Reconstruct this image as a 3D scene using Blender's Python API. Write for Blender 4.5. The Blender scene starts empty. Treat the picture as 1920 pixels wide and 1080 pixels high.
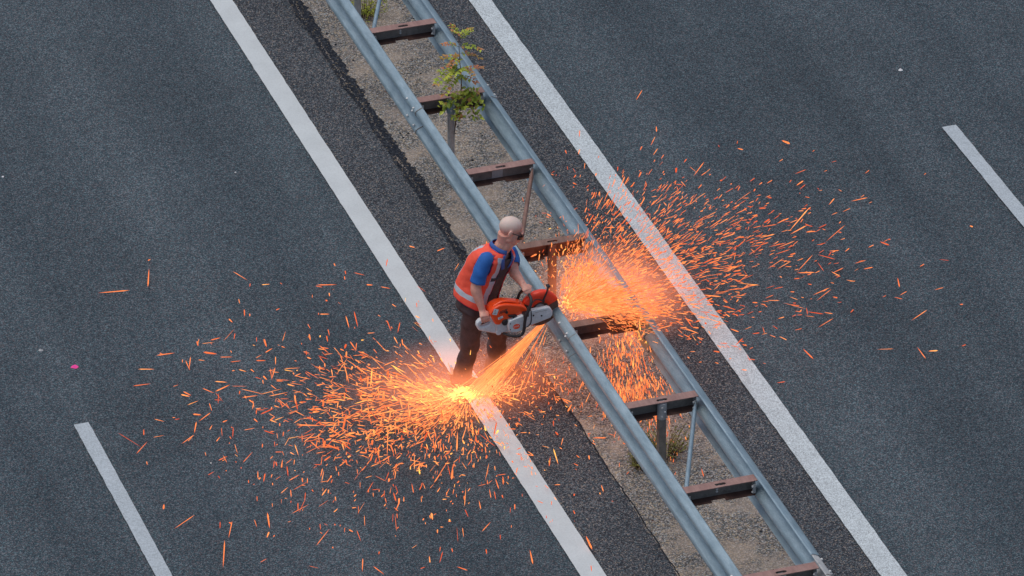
import bpy, bmesh, math, random
from math import sin, cos, pi, radians as R
from mathutils import Vector as V, Matrix as M4, noise as mnoise
import numpy as np

S = bpy.context.scene
col = S.collection
random.seed(7); rng = np.random.default_rng(11)

# ---------------------------------------------------------------- camera
PITCH, HEAD = 0.533, 0.3297
cd = bpy.data.cameras.new("camera"); cam = bpy.data.objects.new("camera", cd); col.objects.link(cam)
cam.location = (-15.6257, -42.8454, 28.257)
cam.rotation_euler = (pi/2 - PITCH, 0, -HEAD)
cd.sensor_width = 36.0; cd.lens = 12334.4 / 1920 * 36.0
cd.clip_start = 1; cd.clip_end = 2000
S.camera = cam
# ---------------------------------------------------------------- sky and light
SUN_EL, SUN_AZ = R(73), R(-60)          # azimuth measured from +y towards +x
w = bpy.data.worlds.new("World"); S.world = w; w.use_nodes = True
nt = w.node_tree; bg = nt.nodes["Background"]
sk = nt.nodes.new("ShaderNodeTexSky"); sk.sky_type = 'NISHITA'; sk.sun_disc = False
sk.sun_elevation = SUN_EL; sk.sun_rotation = SUN_AZ
sk.air_density = 1.0; sk.dust_density = 3.5; sk.ozone_density = 1.0
nt.links.new(sk.outputs[0], bg.inputs[0]); bg.inputs[1].default_value = 0.12
sd = bpy.data.lights.new("sun", 'SUN'); sun = bpy.data.objects.new("sun", sd); col.objects.link(sun)
sd.energy = 1.0; sd.angle = R(55); sd.color = (1.0, 0.96, 0.90)
sdir = V((sin(SUN_AZ)*cos(SUN_EL), cos(SUN_AZ)*cos(SUN_EL), sin(SUN_EL)))
sun.rotation_euler = sdir.to_track_quat('Z', 'Y').to_euler()
S.view_settings.view_transform = 'Standard'; S.view_settings.look = 'None'
S.view_settings.exposure = 0.0; S.view_settings.gamma = 1.0
S.view_settings.use_curve_mapping = False

# ---------------------------------------------------------------- materials
def newmat(name):
    m = bpy.data.materials.new(name); m.use_nodes = True
    t = m.node_tree; b = t.nodes["Principled BSDF"]
    return m, t, b
def N(t, typ, **kw):
    n = t.nodes.new(typ)
    for k, v in kw.items():
        if k.startswith('i_'):
            key = k[2:].replace('_', ' ')
            n.inputs[key].default_value = v
        else: setattr(n, k, v)
    return n
def ramp(t, fac, stops):
    r = t.nodes.new("ShaderNodeValToRGB"); e = r.color_ramp.elements
    while len(e) > 1: e.remove(e[-1])
    for i, (p, c) in enumerate(stops):
        x = e[0] if i == 0 else e.new(p)
        x.position = p; x.color = (*c, 1) if len(c) == 3 else c
    if fac is not None: t.links.new(fac, r.inputs[0])
    return r
def mix(t, fac, a, b, mode='MIX'):
    n = t.nodes.new("ShaderNodeMix"); n.data_type = 'RGBA'; n.blend_type = mode
    for sock, v in ((n.inputs[0], fac), (n.inputs[6], a), (n.inputs[7], b)):
        if hasattr(v, 'is_linked'): t.links.new(v, sock)
        elif isinstance(v, (int, float)): sock.default_value = v
        else: sock.default_value = (*v, 1)
    return n.outputs[2]
def pos(t, scale=(1, 1, 1), obj=False):
    if obj: o = t.nodes.new("ShaderNodeTexCoord").outputs['Object']
    else: o = t.nodes.new("ShaderNodeNewGeometry").outputs['Position']
    m = t.nodes.new("ShaderNodeMapping"); m.inputs['Scale'].default_value = scale
    t.links.new(o, m.inputs[0]); return m.outputs[0]
def noise(t, vec, scale, detail=2, rough=.5):
    n = N(t, "ShaderNodeTexNoise"); n.inputs['Scale'].default_value = scale
    n.inputs['Detail'].default_value = detail; n.inputs['Roughness'].default_value = rough
    t.links.new(vec, n.inputs['Vector']); return n.outputs[0]
def voro(t, vec, scale):
    n = N(t, "ShaderNodeTexVoronoi"); n.inputs['Scale'].default_value = scale
    t.links.new(vec, n.inputs['Vector']); return n
def math_(t, op, a, b=None, c=None, clamp=False):
    n = t.nodes.new("ShaderNodeMath"); n.operation = op; n.use_clamp = clamp
    for i, v in enumerate((a, b, c)):
        if v is None: continue
        if hasattr(v, 'is_linked'): t.links.new(v, n.inputs[i])
        else: n.inputs[i].default_value = v
    return n.outputs[0]
def bump(t, b, h, strength=.5, dist=.003):
    n = t.nodes.new("ShaderNodeBump"); n.inputs['Strength'].default_value = strength
    n.inputs['Distance'].default_value = dist
    t.links.new(h, n.inputs['Height']); t.links.new(n.outputs[0], b.inputs['Normal'])

def aggregate(name, lo, mid, hi, scale, rough=.85, tint=None, streak=True, patch=None, hue=None):
    """bitumen-bound stones: one random tone per stone, dark gaps between"""
    m, t, b = newmat(name)
    p = pos(t, (1, 1, .02))
    v = voro(t, p, scale)
    sep = t.nodes.new("ShaderNodeSeparateColor"); t.links.new(v.outputs['Color'], sep.inputs[0])
    c = ramp(t, sep.outputs[0], [(0, lo), (.5, mid), (.84, hi), (1, tuple(min(1, x*1.45) for x in hi))]).outputs[0]
    # second, finer generation of stones
    v2 = voro(t, p, scale*1.9)
    s2 = t.nodes.new("ShaderNodeSeparateColor"); t.links.new(v2.outputs['Color'], s2.inputs[0])
    c2 = ramp(t, s2.outputs[1], [(0, tuple(x*.6 for x in lo)), (.55, mid), (1, hi)]).outputs[0]
    c = mix(t, .30, c, c2)
    if hue:    # bluish and mauve stones lie mixed in small clusters
        hn = noise(t, p, scale*.33, 2, .7)
        c = mix(t, 1, c, ramp(t, hn, [(.36, hue[0]), (.64, hue[1])]).outputs[0], 'MULTIPLY')
    if tint:   # a share of warm or coloured stones
        k = math_(t, 'GREATER_THAN', sep.outputs[1], tint[0])
        c = mix(t, k, c, tint[1])
    gap = ramp(t, v.outputs['Distance'], [(.35, (1, 1, 1)), (.75, (.55, .55, .55))]).outputs[0]
    c = mix(t, .7, c, gap, 'MULTIPLY')
    n1 = noise(t, p, .7, 4, .6)
    c = mix(t, 1, c, ramp(t, n1, [(.3, (.88, .88, .88)), (.7, (1.12, 1.12, 1.12))]).outputs[0], 'MULTIPLY')
    n2 = noise(t, p, 9, 3, .6)
    c = mix(t, 1, c, ramp(t, n2, [(.25, (.9, .9, .91)), (.75, (1.1, 1.1, 1.09))]).outputs[0], 'MULTIPLY')
    if streak:   # wheel tracks run along the road
        n3 = noise(t, pos(t, (.9, .03, .02)), 1.0, 2, .5)
        c = mix(t, 1, c, ramp(t, n3, [(.30, (.74, .76, .78)), (.70, (1.24, 1.22, 1.20))]).outputs[0], 'MULTIPLY')
    if patch:
        n4 = noise(t, p, patch[0], 5, .65)
        k = ramp(t, n4, [(patch[1], (0, 0, 0)), (patch[1]+.12, (1, 1, 1))]).outputs[0]
        pc = mix(t, .55, patch[2], c)
        c = mix(t, k, c, pc)
    t.links.new(c, b.inputs['Base Color']); b.inputs['Roughness'].default_value = rough
    b.inputs['Specular IOR Level'].default_value = .15
    bump(t, b, v.outputs['Distance'], .7, .005)
    return m

M = {}
M['road'] = aggregate('asphalt fine', (.017, .030, .040), (.049, .072, .086), (.155, .188, .202), 122,
                      tint=(.90, (.105, .095, .100)), hue=((.82, 1.07, 1.10), (1.18, .94, .97)))
M['shoulder'] = aggregate('asphalt coarse', (.012, .015, .022), (.046, .056, .068), (.185, .195, .205), 112,
                      tint=(.955, (.30, .26, .22)), streak=False, hue=((.84, 1.04, 1.10), (1.16, .96, .92)))
M['median'] = aggregate('median grit', (.055, .054, .056), (.170, .165, .153), (.52, .49, .45), 92,
                      tint=(.86, (.46, .37, .25)), streak=False, patch=(1.9, .47, (.54, .43, .33)), hue=((.88, 1.0, 1.06), (1.10, .98, .92)))
M['tar'] = aggregate('bitumen seam', (.006, .009, .016), (.018, .022, .032), (.06, .067, .078), 80, .8,
                      streak=False, tint=(.95, (.2, .16, .11)))

def paint(name, colr, spots, worn):
    m, t, b = newmat(name); p = pos(t, (1, 1, .02))
    v = voro(t, p, 110)
    sep = t.nodes.new("ShaderNodeSeparateColor"); t.links.new(v.outputs['Color'], sep.inputs[0])
    c = ramp(t, sep.outputs[0], [(0, tuple(x*worn for x in colr)), (.35, tuple(x*(1+worn)/2 for x in colr)), (.8, colr)]).outputs[0]
    k = ramp(t, noise(t, p, 130, 2, .6), [(spots, (1, 1, 1)), (spots+.05, (0, 0, 0))]).outputs[0]
    c = mix(t, k, c, (.09, .10, .12))
    c = mix(t, 1, c, ramp(t, noise(t, p, 4, 4), [(.3, (.93, .93, .93)), (.7, (1.04, 1.04, 1.04))]).outputs[0], 'MULTIPLY')
    t.links.new(c, b.inputs['Base Color']); b.inputs['Roughness'].default_value = .6
    bump(t, b, v.outputs['Distance'], .35, .003)
    return m
M['paint_new'] = paint('white road paint', (.575, .620, .625), .22, .90)
M['paint_worn'] = paint('white worn paint', (.62, .69, .71), .34, .55)
M['paint_grey'] = paint('white dusty paint', (.46, .52, .55), .30, .70)

def metal(name, c1, c2, rust=0.0, rough=.45, metallic=.55, rustc=(.17, .085, .06)):
    m, t, b = newmat(name); p = pos(t)
    n = noise(t, pos(t, (1, .35, 1)), 14, 5, .65)
    c = ramp(t, n, [(.3, c1), (.7, c2)]).outputs[0]
    c = mix(t, 1, c, ramp(t, noise(t, p, 160, 2), [(.3, (.88, .88, .88)), (.7, (1.1, 1.1, 1.1))]).outputs[0], 'MULTIPLY')
    gr = noise(t, pos(t, (9, 1.3, 5)), 3, 5, .7)
    c = mix(t, 1, c, ramp(t, gr, [(.3, (.80, .80, .80)), (.65, (1.1, 1.09, 1.08))]).outputs[0], 'MULTIPLY')
    k = ramp(t, noise(t, p, 6, 6, .7), [(.62-rust, (0, 0, 0)), (.74-rust, (1, 1, 1))]).outputs[0]
    c = mix(t, k, c, rustc)
    t.links.new(c, b.inputs['Base Color']); b.inputs['Metallic'].default_value = metallic
    b.inputs['Roughness'].default_value = rough
    bump(t, b, noise(t, p, 60, 3), .15, .002)
    return m
M['galv'] = metal('galvanised steel', (.22, .31, .36), (.34, .44, .49), -.04, .5, .45, (.26, .23, .22))
M['galv_old'] = metal('old galvanised steel', (.38, .39, .39), (.52, .53, .52), .04, .6, .15, (.24, .20, .18))
M['oxide'] = metal('red oxide steel', (.25, .14, .12), (.35, .215, .185), -.02, .75, 0, (.16, .07, .045))
M['web'] = metal('dirty steel', (.22, .20, .18), (.34, .31, .27), .02, .7, .2, (.10, .055, .035))
M['rust'] = metal('brown rust', (.16, .085, .06), (.27, .16, .125), 0, .7, .1, (.09, .04, .025))
M['rustdark'] = metal('dark rust', (.08, .04, .03), (.15, .08, .06), 0, .8, .1, (.04, .02, .015))
M['bolt'] = metal('bolt steel', (.55, .55, .53), (.75, .75, .72), -.2, .5, .1)
M['cutedge'] = metal('bare cut steel', (.45, .36, .30), (.65, .55, .48), -.2, .35, .8)

def plain(name, c, rough=.5, metallic=0, var=.12, scale=25, coat=0, bmp=0, sss=0, spec=.5):
    m, t, b = newmat(name)
    n = noise(t, pos(t), scale, 4, .6)
    k = ramp(t, n, [(.25, tuple(x*(1-var) for x in c)), (.75, tuple(min(1, x*(1+var)) for x in c))]).outputs[0]
    t.links.new(k, b.inputs['Base Color']); b.inputs['Roughness'].default_value = rough
    b.inputs['Metallic'].default_value = metallic; b.inputs['Coat Weight'].default_value = coat
    b.inputs['Specular IOR Level'].default_value = spec
    if sss: b.inputs['Subsurface Weight'].default_value = sss; b.inputs['Subsurface Scale'].default_value = .01
    if bmp: bump(t, b, noise(t, pos(t), scale*2, 4), bmp, .006)
    return m
M['skin'] = plain('skin', (.72, .35, .26), .5, var=.16, scale=30, sss=.1, bmp=.1)
M['scalp'] = plain('cropped grey hair', (.74, .60, .54), .6, var=.10, scale=140)
M['hivis'] = plain('orange safety fabric', (1.0, .105, .055), .7, var=.10, scale=22, bmp=.5)
M['bind'] = plain('red edge binding', (.75, .03, .06), .7)
M['reflect'] = plain('silver reflective tape', (.50, .55, .60), .4, var=.12, scale=60)
M['polo'] = plain('blue polo cotton', (.020, .125, .42), .85, var=.22, scale=14, bmp=.6)
M['polo_light'] = plain('blue collar cotton', (.05, .12, .36), .85, var=.2, scale=30)
M['overall'] = plain('dark workwear cotton', (.068, .050, .052), .9, var=.35, scale=18, bmp=.8)
M['boot'] = plain('black boot leather', (.03, .025, .025), .5, var=.3)
M['black'] = plain('black plastic', (.015, .015, .018), .35)
M['rubber'] = plain('black rubber', (.022, .02, .022), .55)
M['sawred'] = plain('orange plastic housing', (1.0, .085, .012), .3, var=.04, scale=40, coat=.2)
M['guardred'] = plain('red blade guard', (1.0, .060, .018), .4, var=.10, scale=30)
M['sawgrey'] = plain('light grey magnesium', (.62, .65, .66), .45, var=.14, scale=50)
M['white'] = plain('white label', (.75, .75, .75), .5, var=.1, scale=200)
M['disc'] = plain('cutting disc', (.13, .085, .06), .6, var=.35, scale=60)

def leafmat(name, c, c2):
    m, t, b = newmat(name)
    oi = noise(t, pos(t), 11, 3, .6)
    k = ramp(t, oi, [(.3, c), (.62, c2)]).outputs[0]
    t.links.new(k, b.inputs['Base Color']); b.inputs['Roughness'].default_value = .5
    b.inputs['Subsurface Weight'].default_value = 0
    return m
M['leaf'] = leafmat('green leaf', (.18, .28, .025), (.52, .54, .05))
M['leafred'] = leafmat('reddening leaf', (.36, .30, .04), (.52, .18, .07))
M['stem'] = plain('brown stem', (.16, .09, .05), .8)
M['grass'] = leafmat('weed', (.10, .13, .025), (.30, .28, .05))

def sparkmat(name, strength, sampling):
    """incandescent metal; the attribute «heat» runs from dull red to yellow-white"""
    m, t, b = newmat(name); t.nodes.remove(b)
    a = N(t, "ShaderNodeAttribute", attribute_name='incandescence')
    c = ramp(t, a.outputs['Fac'], [(0, (1.0, .10, .035)), (.35, (1.0, .21, .065)), (.7, (1.0, .33, .095)), (.88, (1, .48, .10)), (1, (1, .85, .10))]).outputs[0]
    s = math_(t, 'MULTIPLY_ADD', a.outputs['Fac'], strength*.9, strength*.62)
    e = N(t, "ShaderNodeEmission"); t.links.new(c, e.inputs[0]); t.links.new(s, e.inputs[1])
    t.links.new(e.outputs[0], t.nodes['Material Output'].inputs[0])
    m.cycles.emission_sampling = sampling
    return m
M['spark'] = sparkmat('glowing spark', 1.25, 'FRONT')
M['sparkhot'] = sparkmat('white hot spark', 2.0, 'FRONT')

# ---------------------------------------------------------------- object helpers
def tag(o, label=None, cat=None, group=None, kind=None):
    if label: o['label'] = label
    if cat: o['category'] = cat
    if group: o['group'] = group
    if kind: o['kind'] = kind
    return o
def empty(name, loc=(0, 0, 0)):
    o = bpy.data.objects.new(name, None); o.location = loc; o.empty_display_size = .05
    col.objects.link(o); return o
def link(name, me, parent=None, mats=()):
    o = bpy.data.objects.new(name, me); col.objects.link(o)
    for m in mats: me.materials.append(m)
    if parent is not None:
        o.parent = parent
        # children are modelled in world coordinates
        pw = M4.Identity(4); q = parent
        chain = []
        while q: chain.append(q); q = q.parent
        for a in reversed(chain): pw = pw @ a.matrix_parent_inverse @ a.matrix_basis
        o.matrix_parent_inverse = pw.inverted()
    return o
def from_bm(name, bm, mats, parent=None, smooth=False, bevel=0, seg=2, auto=None):
    me = bpy.data.meshes.new(name)
    bmesh.ops.recalc_face_normals(bm, faces=bm.faces)
    bm.to_mesh(me); bm.free()
    if smooth:
        for p in me.polygons: p.use_smooth = True
    o = link(name, me, parent, mats if isinstance(mats, (list, tuple)) else [mats])
    if bevel:
        b = o.modifiers.new('bevel', 'BEVEL'); b.width = bevel; b.segments = seg; b.limit_method = 'ANGLE'; b.angle_limit = R(35)
    if auto is not None:
        for p in me.polygons: p.use_smooth = True
        me.set_sharp_from_angle(angle=R(auto))
    return o
def quad(bm, pts, mi=0):
    f = bm.faces.new([bm.verts.new(p) for p in pts]); f.material_index = mi; return f
def box(bm, a, b, mi=0):
    x0, y0, z0 = a; x1, y1, z1 = b
    v = [bm.verts.new(p) for p in ((x0,y0,z0),(x1,y0,z0),(x1,y1,z0),(x0,y1,z0),(x0,y0,z1),(x1,y0,z1),(x1,y1,z1),(x0,y1,z1))]
    for f in ((0,3,2,1),(4,5,6,7),(0,1,5,4),(1,2,6,5),(2,3,7,6),(3,0,4,7)):
        bm.faces.new([v[i] for i in f]).material_index = mi
def frame_along(pts):
    out = []; up = None
    for i in range(len(pts)):
        a = pts[max(0, i-1)]; b = pts[min(len(pts)-1, i+1)]
        t = (b-a).normalized()
        if up is None: up = V((0, 0, 1)) if abs(t.z) < .9 else V((0, 1, 0))
        s = t.cross(up).normalized(); up = s.cross(t).normalized()
        out.append((s, up))
    return out
def tube(bm, pts, r, n=10, mi=0, cap=True, flat=1.0):
    pts = [V(p) for p in pts]; fr = frame_along(pts); rings = []
    for i, p in enumerate(pts):
        rr = r[i] if isinstance(r, (list, tuple)) else r
        ra, rb = rr if isinstance(rr, (list, tuple)) else (rr, rr*flat)
        s, u = fr[i]
        rings.append([bm.verts.new(p + s*ra*cos(2*pi*k/n) + u*rb*sin(2*pi*k/n)) for k in range(n)])
    for a, b in zip(rings, rings[1:]):
        for k in range(n):
            f = bm.faces.new((a[k], a[(k+1) % n], b[(k+1) % n], b[k])); f.material_index = mi; f.smooth = True
    if cap:
        bm.faces.new(rings[0][::-1]).material_index = mi; bm.faces.new(rings[-1]).material_index = mi
def smooth_path(ps, sub=4):
    ps = [V(p) for p in ps]; out = []
    for i in range(len(ps)-1):
        p0 = ps[max(0, i-1)]; p1 = ps[i]; p2 = ps[i+1]; p3 = ps[min(len(ps)-1, i+2)]
        for k in range(sub):
            t = k/sub
            out.append(.5*((2*p1)+(p2-p0)*t+(2*p0-5*p1+4*p2-p3)*t*t+(3*p1-p0-3*p2+p3)*t**3))
    out.append(ps[-1]); return out
def plate(bm, outer, holes, to3, thick, mi=0):
    """flat plate with holes: 2-D outlines, to3(u, v, w) -> world, extruded w 0..thick"""
    loops = [outer] + list(holes); t = bmesh.new(); es = []
    for L in loops:
        vs = [t.verts.new((a, b, 0)) for a, b in L]
        es += [t.edges.new((vs[i], vs[(i+1) % len(vs)])) for i in range(len(vs))]
    bmesh.ops.triangle_fill(t, use_beauty=True, use_dissolve=False, edges=es)
    tri = [[(v.co.x, v.co.y) for v in f.verts] for f in t.faces]; t.free()
    cache = {}
    def gv(a, b, w):
        k = (round(a, 6), round(b, 6), w)
        if k not in cache: cache[k] = bm.verts.new(to3(a, b, w))
        return cache[k]
    for f in tri:
        for w, o in ((0, 1), (thick, -1)):
            try: bm.faces.new([gv(a, b, w) for a, b in f[::o]]).material_index = mi
            except ValueError: pass
    for L in loops:
        for i in range(len(L)):
            p, q = L[i], L[(i+1) % len(L)]
            bm.faces.new((gv(*p, 0), gv(*q, 0), gv(*q, thick), gv(*p, thick))).material_index = mi
def disc_cap(bm, c, axis, r, h, n=12, mi=0):
    a = V(axis).normalized(); tube(bm, [V(c), V(c)+a*h], r, n, mi)
def ellipsoid(bm, c, rx, ry, rz, rot=None, seg=16, rings=10, mi=0):
    res = bmesh.ops.create_uvsphere(bm, u_segments=seg, v_segments=rings, radius=1)
    m = (rot.to_4x4() if rot else M4.Identity(4))
    for v in res['verts']:
        v.co = V(c) + (m @ V((v.co.x*rx, v.co.y*ry, v.co.z*rz)))
    for v in res['verts']:
        for f in v.link_faces: f.material_index = mi; f.smooth = True

# ---------------------------------------------------------------- ground
def sheet(name, pts, z, m):
    bm = bmesh.new(); quad(bm, [(x, y, z) for x, y in pts]); return tag(from_bm(name, bm, m), kind='structure')
def strip(name, left, right, z, m):
    """left/right: lists of (x, y) edge points, same length"""
    bm = bmesh.new()
    a = [bm.verts.new((x, y, z)) for x, y in left]; b = [bm.verts.new((x, y, z)) for x, y in right]
    for i in range(len(a)-1): bm.faces.new((a[i], b[i], b[i+1], a[i+1]))
    return tag(from_bm(name, bm, m), kind='structure')
sheet('road', [(-300, -300), (300, -300), (300, 300), (-300, 300)], 0, M['road'])
def wob(x, y, amp, f=1.7, seed=0.): return x + amp*(mnoise.noise(V((y*f, seed, 3.1))) + .5*mnoise.noise(V((y*f*5, seed, 9.1))) + .3*mnoise.noise(V((y*f*17, seed, 1.1))))
ys = [-60 + i*.02*(1 if 1 else 0) for i in range(0, 0)]
def yr(a, b, s):
    n = int(round((b-a)/s)); return [a + (b-a)*i/n for i in range(n+1)]
fine = [-200] + yr(-8, 14, .025) + [200]
strip('road_shoulder', [(-.868, y) for y in fine], [(1.176, y) for y in fine], .004, M['shoulder'])
def seamx(y): return -.30 + (-.02 if y < 1 else 0) + .010*(y-3)*(1 if y > 3 else 0)*0
strip('median_strip', [(wob(seamx(y), y, .035), y) for y in fine], [(wob(.655, y, .03, seed=5.), y) for y in fine], .008, M['median'])
ty = yr(2.3, 14, .02)
def tw(y): return min(1., max(.06, (y-2.3)/1.6))
def jag(y, sd): return .018*mnoise.noise(V((y*24, sd, .3))) + .014*mnoise.noise(V((y*55, sd, 4.3)))
strip('road_seam', [(wob(-.375, y, .03*tw(y), 2.3, 2.)-.02*tw(y)+jag(y, 1.)*.5, y) for y in ty],
      [(wob(-.375 + .100*tw(y), y, .05, 1.9, 4.)+jag(y, 7.)*1.3, y) for y in ty], .012, M['tar'])
# crumbs of grit caught along the old crack in the seam
bm = bmesh.new(); random.seed(3)
for i in range(900):
    y = 2.6+8*random.random(); q = mnoise.noise(V((y*2.1, 3., 8.)))
    if q < -.12: continue
    x = wob(-.375, y, .03*tw(y), 2.3, 2.)+.022+random.gauss(0, .006); r = random.uniform(.003, .008)
    a = [bm.verts.new((x+r*cos(k*2.1+i), y+r*1.3*sin(k*2.1+i), .0125)) for k in range(3)]; t_ = bm.verts.new((x, y, .0125+r))
    for k in range(3): bm.faces.new((a[k], a[(k+1) % 3], t_))
tag(from_bm('grit', bm, M['median']), 'thin line of tan grit caught along the dark seam', 'grit', kind='stuff')
ty = yr(-8, 1.0, .03)
strip('road_seam', [(wob(-.325, y, .02, 2.3, 2.), y) for y in ty], [(wob(-.312, y, .022, 2.3, 2.05), y) for y in ty], .012, M['tar'])
def line(x0, x1, y0, y1, m):
    yy = yr(y0, y1, .05)
    return strip('road_line', [(wob(x0, y, .004, 9, x0), y) for y in yy], [(wob(x1, y, .004, 9, x1+3), y) for y in yy], .016, m)
line(-1.0594, -.8658, -8, 14, M['paint_new'])
line(1.1756, 1.3702, -8, 14, M['paint_worn'])
line(-4.2222, -4.096, -2.2, 1.528, M['paint_grey'])
line(4.3621, 4.4967, -2.0, 3.862, M['paint_grey'])

# ---------------------------------------------------------------- crash barrier
bar = empty('crash_barrier', (0, 1, 0))
tag(bar, 'long double sided galvanised steel crash barrier with rusty crossbeams along the median', 'crash barrier')
PROF = [(.002,-.006),(.008,0),(.018,-.003),(.052,-.020),(.063,-.028),(.069,-.040),(.070,-.055),(.064,-.068),(.046,-.082),
        (.010,-.104),(-.012,-.120),(-.026,-.136),(-.031,-.150),(-.026,-.164),(-.008,-.178),(.046,-.200),(.064,-.212),(.070,-.226),(.069,-.240),(.062,-.252),
        (.030,-.272),(.010,-.290),(.000,-.296)]
ZT = .785
def rail(side, y0, y1, off, mat, cut=None):
    xi = -.283 if side < 0 else .322
    bm = bmesh.new(); th = .0035
    def ring(y, bulge=0):
        o = []
        for s in (off, off-th):
            for i, (d, z) in enumerate(PROF):
                a = PROF[max(0, i-1)]; b = PROF[min(len(PROF)-1, i+1)]
                n = V((-(b[1]-a[1]), (b[0]-a[0]))).normalized()
                if n.x < 0 and i > 1: n = -n
                o.append((xi + side*(d + n.x*(s)), y, ZT + z + n.y*(s)*.6))
        k = len(PROF)
        return [bm.verts.new(p) for p in o[:k]] + [bm.verts.new(p) for p in o[k:][::-1]]
    yy = [y0] + [y for y in yr(math.ceil(y0*2)/2, math.floor(y1*2)/2, .5) if y0+.01 < y < y1-.01] + [y1]
    rs = [ring(y) for y in yy]
    for a, b in zip(rs, rs[1:]):
        n = len(a)
        for i in range(n): bm.faces.new((a[i], a[(i+1) % n], b[(i+1) % n], b[i]))
    bm.faces.new(rs[0]); bm.faces.new(rs[-1][::-1])
    return from_bm('rail', bm, mat, bar, auto=28)
def bolt(name, c, axis, r, h, parent, mat=None):
    bm = bmesh.new(); disc_cap(bm, V(c)-V(axis)*.004, axis, r, h+.004, 10); return from_bm(name, bm, mat or M['bolt'], parent, bevel=r*.3, seg=1)
JY = [-7.65, -3.65, .35, 4.35, 8.35]
for side in (-1, 1):
    for j, y in enumerate(JY):
        lift = .006 if j % 2 == 0 else 0
        m = M['galv']
        if side > 0 and j == 0: m = M['galv_old']
        # the plate on the far side of a joint laps over the near one
        if side > 0 and j == 1:
            r_ = rail(side, y+.30, y+4.34, .0025*(4-j)+.002 - 0, m)
        else:
            r_ = rail(side, y, y+4.34, .0045 if j % 2 else .0, m)
            if j % 2: pass
        
        if y < 12:
            bm = bmesh.new(); xi = -.283 if side < 0 else .322
            for yl in (y+.30 if side < 0 else y+.30,):
                tube(bm, [(xi+side*(d+.004), y+.002, ZT+z+.002) for d, z in PROF], .0032, 5)
            from_bm('lap_edge', bm, M['web'], r_)
        for by, dz, d in ((.07, -.030, .060), (.25, -.030, .060), (.07, -.198, .060), (.25, -.198, .060), (.07, -.055, .071), (.07, -.10, .028)):
            if y+by < 12: bolt('splice_bolt', ((-.283 if side < 0 else .322)+side*(d+.006), y+by, ZT+dz+.004), V((side*.45, 0, .9)), .011, .008, r_)

BY = [5.846-1.3333*k for k in range(-3, 10)]
def slot(cx, cy, hl, hr, n=6):
    o = []
    for k in range(n+1): a = -pi/2 + pi*k/n; o.append((cx+hl-hr+hr*cos(a), cy+hr*sin(a)))
    for k in range(n+1): a = pi/2 + pi*k/n; o.append((cx-hl+hr+hr*cos(a), cy+hr*sin(a)))
    return o
X0, X1, HZ, BH, BD, TH = -.279, .316, .777, .135, .092, .006
def beam_mesh():
    bm = bmesh.new()
    # top flange with its slot, web at the back, bottom flange with a notch at the front
    outer = [(X0, -BD/2), (X1, -BD/2), (X1, BD/2), (X0, BD/2)]
    plate(bm, outer, [slot(.02, -.004, .046, .016)], lambda a, b, w_: (a, b, HZ-TH+w_), TH, 0)
    box(bm, (X0, BD/2-TH, HZ-BH), (X1, BD/2, HZ-TH-.0003), 1)
    o2 = [(X0, -BD/2), (-.06, -BD/2), (-.06, -.012), (.055, -.012), (.055, -BD/2), (X1, -BD/2), (X1, BD/2-TH), (X0, BD/2-TH)]
    plate(bm, o2, [], lambda a, b, w_: (a, b, HZ-BH+w_), TH, 2)
    return bm
bmesh_beam = None
posts_at = {-1: 'galv', 1: 'galv', 3: 'rust', 5: 'dark', 7: 'galv', -3: 'galv', 9: 'galv'}
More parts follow.
